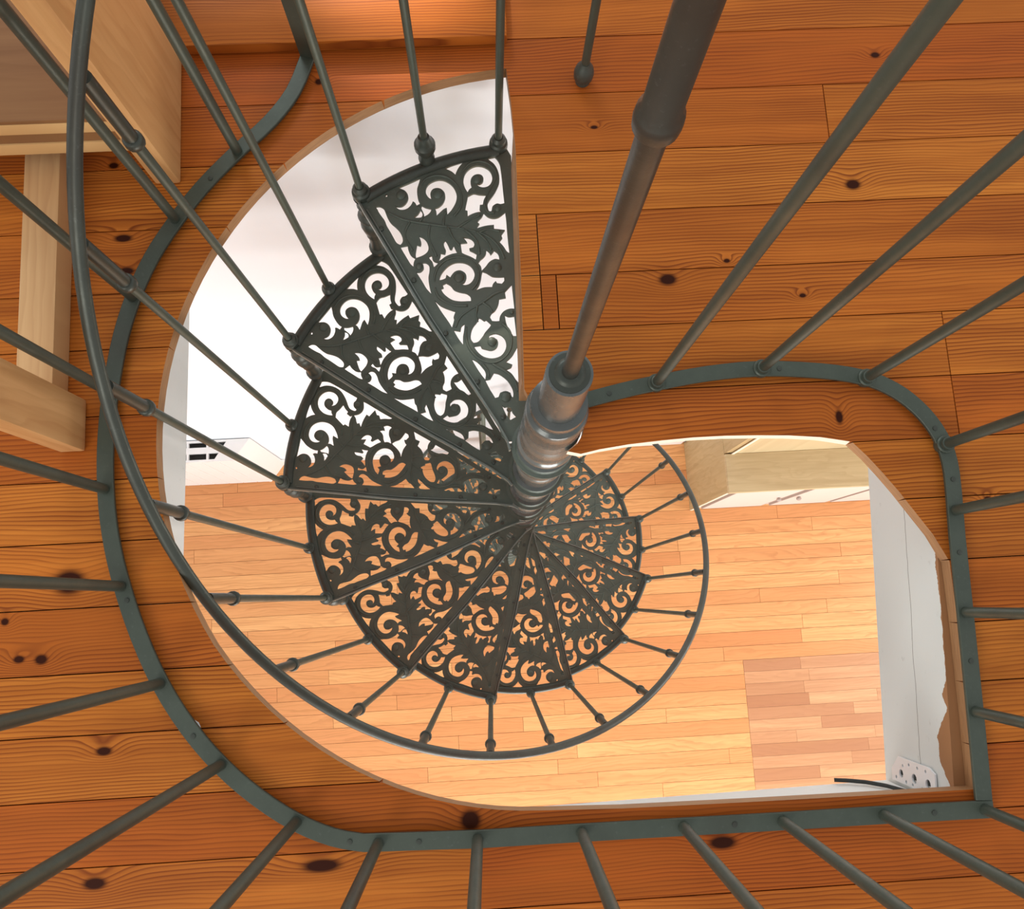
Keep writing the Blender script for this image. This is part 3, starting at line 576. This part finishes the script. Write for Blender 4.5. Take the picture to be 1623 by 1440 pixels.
RIDGES=[[(5444, -188), (5137, -358), (4904, -578), (4612, -883), (4329, -1195), (3991, -1468), (3667, -1547), (3380, -1497)], [(5026, -459), (4856, -218), (4499, -151)], [(4749, -724), (4541, -557), (4149, -464)], [(4522, -974), (4280, -933), (4082, -948)], [(4308, -1206), (3965, -1272), (3724, -1155)], [(4141, -1369), (3858, -1426), (3666, -1393)], [(4904, -578), (4986, -734), (5193, -749)], [(4588, -917), (4723, -1036), (4797, -1125)], [(4397, -1115), (4395, -1393), (4367, -1630)], [(4087, -1408), (4046, -1584), (3879, -1747)], [(3758, -146), (3860, -228), (3960, -372), (3989, -580), (3916, -782), (3770, -933), (3580, -978), (3407, -920), (3282, -794), (3234, -635)], [(5485, -999), (5568, -1158), (5532, -1363), (5397, -1526), (5208, -1600), (4994, -1593), (4828, -1516), (4698, -1387), (4634, -1203)], [(5180, -1722), (5299, -1869), (5349, -2058), (5300, -2230), (5154, -2361), (4970, -2387), (4821, -2322), (4733, -2169), (4639, -1987), (4503, -1827), (4345, -1780), (4249, -1880)], [(3651, -88), (3478, -39), (3287, -103), (3132, -220), (3014, -390)], [(2853, -1152), (2913, -939), (2906, -652), (2918, -380), (2905, -146), (2800, 38)], [(2906, -652), (2748, -710), (2642, -692)], [(2919, -548), (2774, -419), (2643, -355)], [(2682, -131), (2486, 5), (2265, 62), (2031, 16), (1843, -130), (1787, -314), (1834, -515), (1963, -663), (2164, -749), (2360, -719)], [(1823, -117), (1564, -241), (1339, -276), (1128, -210)], [(1928, 33), (1747, 21), (1651, 88)]]

STAIR = empty('spiral_staircase', (0, 0, ZL))
tag(STAIR, 'dark green cast iron spiral staircase with pierced scrollwork treads round a turned column', 'staircase')
def place(o, z=0.0, rz=0.0, par=STAIR, x=0.0, y=0.0):
    o.parent = par; o.location = (x, y, z - (ZL if par is STAIR else 0)); o.rotation_euler = (0, 0, rz); return o
ND = lambda r, a: (r*math.cos(R(a)), r*math.sin(R(a)))
# pierced plate in its own frame: nosing corner on +x, back corner at -27.1 deg
nose = [(0.595,0.0130),(0.568,0.0160),(0.507,0.0205),(0.441,0.0260),(0.381,0.0320),(0.319,0.0370),(0.234,0.0405),(0.155,0.0425),(0.085,0.0450)]
back = [(0.050,0.012),(0.062,-0.010),(0.124,-0.0455),(0.248,-0.1250),(0.387,-0.2105),(0.503,-0.2820)]
rim_a = [ND(0.600, a) for a in [-28.3 + 29.5*k/24 for k in range(25)]]
outline = back + rim_a + nose[1:] + [(0.060,0.052),(0.046,0.050),(0.036,0.030)]
holes = [catmull([(x/10000.0, y/10000.0) for x, y in h], 3, True, 48) for h in HOLES]
for h in holes:   # keep the openings clear of the rim and flanges
    for i, (x, y) in enumerate(h):
        r = math.hypot(x, y)
        if r > 0.590: h[i] = (x*0.590/r, y*0.590/r)
plate_me = fill2d(outline, holes, 0.0028, 0.0008)
plate_me.transform(Matrix.Translation((0, 0, -0.004)))
plate_me.name = 'tread'
plate_me.materials.append(M_TREAD)
def rim_bm():
    bm = bmesh.new()
    sweep(bm, [Vector((*ND(0.5905, a), 0.0)) for a in [-27.0 + 27.0*k/20 for k in range(21)]], circ(0.0122, 12, 0.0085))
    return bm
def lip_bm():
    bm = bmesh.new()
    P = [Vector((x, y, 0.0005)) for x, y in nose] + [Vector((0.060,0.0480,0.0005)), Vector((0.045,0.0500,0.0005)), Vector((0.030,0.0560,0.0005))]
    sweep(bm, P, [(-0.0017,-0.012),(0.0017,-0.012),(0.0017,0.004),(-0.0017,0.004)])
    P2 = [Vector((x, y-0.0066, 0.0)) for x, y in nose[1:-1]]
    sweep(bm, P2, [(-0.0008,-0.002),(0.0008,-0.002),(0.0008,0.0022),(-0.0008,0.0022)])
    return bm
def skirt_bm():
    bm = bmesh.new()
    P = [Vector((x, y-0.0040, -0.020)) for x, y in nose]
    sweep(bm, P, [(-0.003,-0.012),(0.003,-0.012),(0.003,0.012),(-0.003,0.012)])
    P = [Vector((x, y+0.003, -0.014)) for x, y in back[2:]]
    sweep(bm, P, [(-0.003,-0.010),(0.003,-0.010),(0.003,0.006),(-0.003,0.006)])
    return bm
def relief_bm():
    bm = bmesh.new()
    for (x, y, r) in EYES: bulb(bm, (x/10000, y/10000, -0.002), r/10000*0.86, 0.0052, 12, 4, True)
    for L in RIDGES:
        P = catmull([(x/10000, y/10000) for x, y in L], 4, False, 90)
        n = len(P); sc = [0.45 + 0.55*math.sin(math.pi*min(1, (k+1)/(n*0.6))) if k < n*0.6 else 0.45+0.55*math.sin(math.pi*max(0.12, 1-(k+1-n*0.6)/(n*0.9))) for k in range(n)]
        sweep(bm, [Vector((x, y, -0.0008)) for x, y in P], circ(0.0026, 6, 0.0019), scales=sc)
    return bm
def hub_bm():
    bm = bmesh.new()
    lathe(bm, [(0.050,-0.028),(0.056,-0.024),(0.057,-0.012),(0.060,-0.008),(0.060,-0.001),(0.0535,0.001),(0.0500,0.008)], 36)
    return bm
pt = {}
t_me = plate_me
first = link('tread', t_me, None); first.parent = STAIR
def child(name, bm, mat, **kw): return obj(name, bm, mat, first, **kw)
kids = [child('rim', rim_bm(), M_IRON, auto=40), child('nosing_lip', lip_bm(), M_WORN), child('flange', skirt_bm(), M_TREAD), child('scroll_relief', relief_bm(), M_TREAD, smooth=True), child('hub', hub_bm(), M_TREAD, auto=40)]
bm = bmesh.new(); lathe(bm, [(0.0050,-0.001),(0.0048,0.0022),(0.0025,0.0034)], 8); b0 = child('bolt', bm, M_IRON)
b0.location = (0.52, 0.0085, 0)
for q in ((0.40,0.0155),(0.28,0.0255),(0.17,0.0300),(0.103,-0.0200),(0.088,0.0300)):
    b1 = b0.copy(); COL.objects.link(b1); b1.location = (q[0], q[1], 0); kids.append(b1)
kids.append(b0)
kids[1]['label'] = 'worn pale nosing edge'
for i in range(1, 16):
    if i == 1: t = first
    else:
        t = first.copy(); COL.objects.link(t)
        for k in kids:
            c = k.copy(); COL.objects.link(c); c.parent = t
    t.location = (0, 0, -H*i - ZL); t.rotation_euler = (0, 0, R(TH0 + STEP*i))
# turned spacers joining each nosing to the tread below
sp_prof = [(0.0130,-H+0.008),(0.0165,-H+0.012),(0.0165,-H+0.024),(0.0125,-H+0.030),(0.0110,-H+0.075),(0.0135,-H+0.085),(0.0120,-H+0.095),(0.0155,-H+0.108),(0.0178,-H+0.130),(0.0160,-H+0.150),(0.0130,-H+0.156),(0.0175,-H+0.163),(0.0180,-H+0.172),(0.0150,-H+0.180),(0.0120,-H+0.186),(0.0120,-H+0.204),(0.0140,-H+0.214),(0.0105,-0.030),(0.0120,-0.012),(0.0155,-0.009)]
sp0 = None
for i in range(1, 15):
    x, y = ND(RN, TH0+STEP*i)
    if sp0 is None:
        bm = bmesh.new(); lathe(bm, [(r_*1.2, z_) for r_, z_ in sp_prof], 18); sp0 = obj('spacer', bm, M_IRON, STAIR, auto=30); s = sp0
    else: s = sp0.copy(); COL.objects.link(s)
    place(s, -H*i, R(TH0+STEP*i), STAIR, x, y)
# balusters
def lean(o, x, y, top):
    o.rotation_euler = (0, math.atan2(0.0135, top), math.atan2(y, x))
def bal(kind, zl, x, y, top):
    """kind N on a nosing, M in mid tread; top = rail height above the base"""
    zc = top - 0.128
    bm = bmesh.new(); lathe(bm, [(0.0071, 0.004), (0.0069, zc)], 12); b = obj('baluster', bm, M_BAR, STAIR, auto=40); place(b, zl, 0, STAIR, x, y); lean(b, x, y, top)
    bm = bmesh.new(); lathe(bm, [(0.0092, zc+0.002), (0.0092, top-0.004)], 12); s = obj('sleeve', bm, M_RAIL, b, auto=40)
    bm = bmesh.new(); lathe(bm, [(0.0092, zc-0.008), (0.0125, zc-0.006), (0.0132, zc), (0.0125, zc+0.006), (0.0092, zc+0.008)], 14); c = obj('collar', bm, M_RAIL, b, smooth=True)
    bm = bmesh.new()
    if kind == 'M1': prof = [(0.0125,-0.008),(0.0150,0.004),(0.0160,0.014),(0.0135,0.024),(0.0120,0.030),(0.0165,0.038),(0.0200,0.048),(0.0200,0.060),(0.0150,0.066),(0.0145,0.072),(0.0105,0.083),(0.0075,0.084)]
    elif kind == 'M': prof = [(0.0120,-0.014),(0.0150,-0.008),(0.0158,0.004),(0.0150,0.014),(0.0115,0.018),(0.0105,0.026),(0.0075,0.028)]
    elif kind == 'F': prof = [(0.0125,0.0),(0.0125,0.008),(0.0165,0.013),(0.0172,0.024),(0.0150,0.034),(0.0110,0.040),(0.0078,0.048)]
    else: prof = [(0.0110,-0.012),(0.0172,-0.008),(0.0184,0.004),(0.0175,0.012),(0.0140,0.015),(0.0138,0.024),(0.0090,0.030),(0.0075,0.030)]
    lathe(bm, prof, 18); k = obj('base_knob', bm, M_IRON, b, auto=35)
    return b, [s, c, k]
protoN = protoM = None
def rail_z(th): return 0.910 - H*(th - TH0)/STEP
for i in range(0, 16):
    x, y = ND(RN, TH0+STEP*i); zb = -H*i if i else -H
    if i == 0: bal('N', zb, x, y, 0.910 + H - 0.006)
    elif protoN is None: protoN = bal('N', zb, x, y, 0.906)
    else:
        b = protoN[0].copy(); COL.objects.link(b); place(b, zb, 0, STAIR, x, y); lean(b, x, y, 0.906)
        for k in protoN[1]: c = k.copy(); COL.objects.link(c); c.parent = b
for i in range(0, 16):
    x, y = ND(RN + 0.002, TH0+STEP*(i-0.5)); top = rail_z(TH0+STEP*(i-0.5)) + H*i - 0.004
    if i == 0: bal('F', ZF+0.0005, x, y, top - ZF)
    elif i == 1: bal('M1', -H, x, y, top)
    elif protoM is None: protoM = bal('M', -H*i, x, y, top)
    else:
        b = protoM[0].copy(); COL.objects.link(b); place(b, -H*i, 0, STAIR, x, y); lean(b, x, y, top)
        for k in protoM[1]: c = k.copy(); COL.objects.link(c); c.parent = b
# handrail
bm = bmesh.new()
P = [Vector((*ND(RR, th), rail_z(th)+0.004)) for th in [TH0-STEP*0.55 + (15.2*STEP)*k/190 for k in range(191)]]
sweep(bm, P, [(-0.0092,-0.003),(-0.007,-0.006),(0.007,-0.006),(0.0092,-0.003),(0.0092,0.001),(0.0062,0.0048),(0.0,0.0060),(-0.0062,0.0048),(-0.0092,0.001)])
bmesh.ops.translate(bm, verts=bm.verts[:], vec=(0, 0, -ZL)); obj('handrail', bm, M_RAIL, STAIR, auto=50)
# column
prof = [(0.060, 0.0), (0.060, 0.02), (0.045, 0.03)]
def drum(z):  # one tread height of turned column, z = tread top
    return [(0.0440,z-0.235),(0.0440,z-0.150),(0.0470,z-0.146),(0.0500,z-0.138),(0.0500,z-0.130),(0.0470,z-0.124),(0.0455,z-0.120),(0.0480,z-0.085),(0.0470,z-0.060),(0.0430,z-0.050),(0.0430,z-0.040),(0.0500,z-0.034),(0.0515,z-0.020),(0.0505,z+0.004),(0.0480,z+0.010),(0.0510,z+0.013),(0.0510,z+0.0165)]
bm = bmesh.new()
prof = [(0.0440, ZL+0.002)]
for i in range(15, 0, -1):
    prof += [(r, z) for r, z in drum(-H*i) if z > ZL+0.01]
prof += [(0.0440,-0.236),(0.0440,-0.205),(0.0470,-0.200),(0.0525,-0.194),(0.0525,-0.186),(0.0490,-0.180),(0.0470,-0.176),(0.0495,-0.150),(0.0500,-0.125),(0.0470,-0.100),(0.0430,-0.092),(0.0430,-0.084),(0.0480,-0.078),(0.0488,-0.070),(0.0450,-0.062),(0.0450,-0.055),(0.0470,-0.030),(0.0478,0.0),(0.0478,0.030),(0.0455,0.036),(0.0400,0.040),(0.0400,0.052),(0.0425,0.058),(0.0425,0.068),(0.0415,0.074),(0.0315,0.078),(0.0312,0.100),(0.0305,0.222),(0.0300,0.228),(0.0265,0.229)]
lathe(bm, prof, 44); bmesh.ops.translate(bm, verts=bm.verts[:], vec=(0, 0, -ZL)); colm = obj('column', bm, M_COLUMN, STAIR, auto=32)
bm = bmesh.new(); lathe(bm, [(0.0264,0.2292),(0.0262,0.2318),(0.0200,0.2330),(0.0170,0.2365),(0.0140,0.2380)], 32); bmesh.ops.translate(bm, verts=bm.verts[:], vec=(0, 0, -ZL)); obj('cap', bm, M_RAIL, colm, auto=30)
bm = bmesh.new(); lathe(bm, [(0.0107,0.2382),(0.0104,0.762),(0.0104,0.766),(0.0150,0.768),(0.0156,0.775),(0.0150,0.782),(0.0125,0.786),(0.0120,0.905)], 24); bmesh.ops.translate(bm, verts=bm.verts[:], vec=(0, 0, -ZL)); obj('newel_rod', bm, M_ROD, STAIR, auto=32)
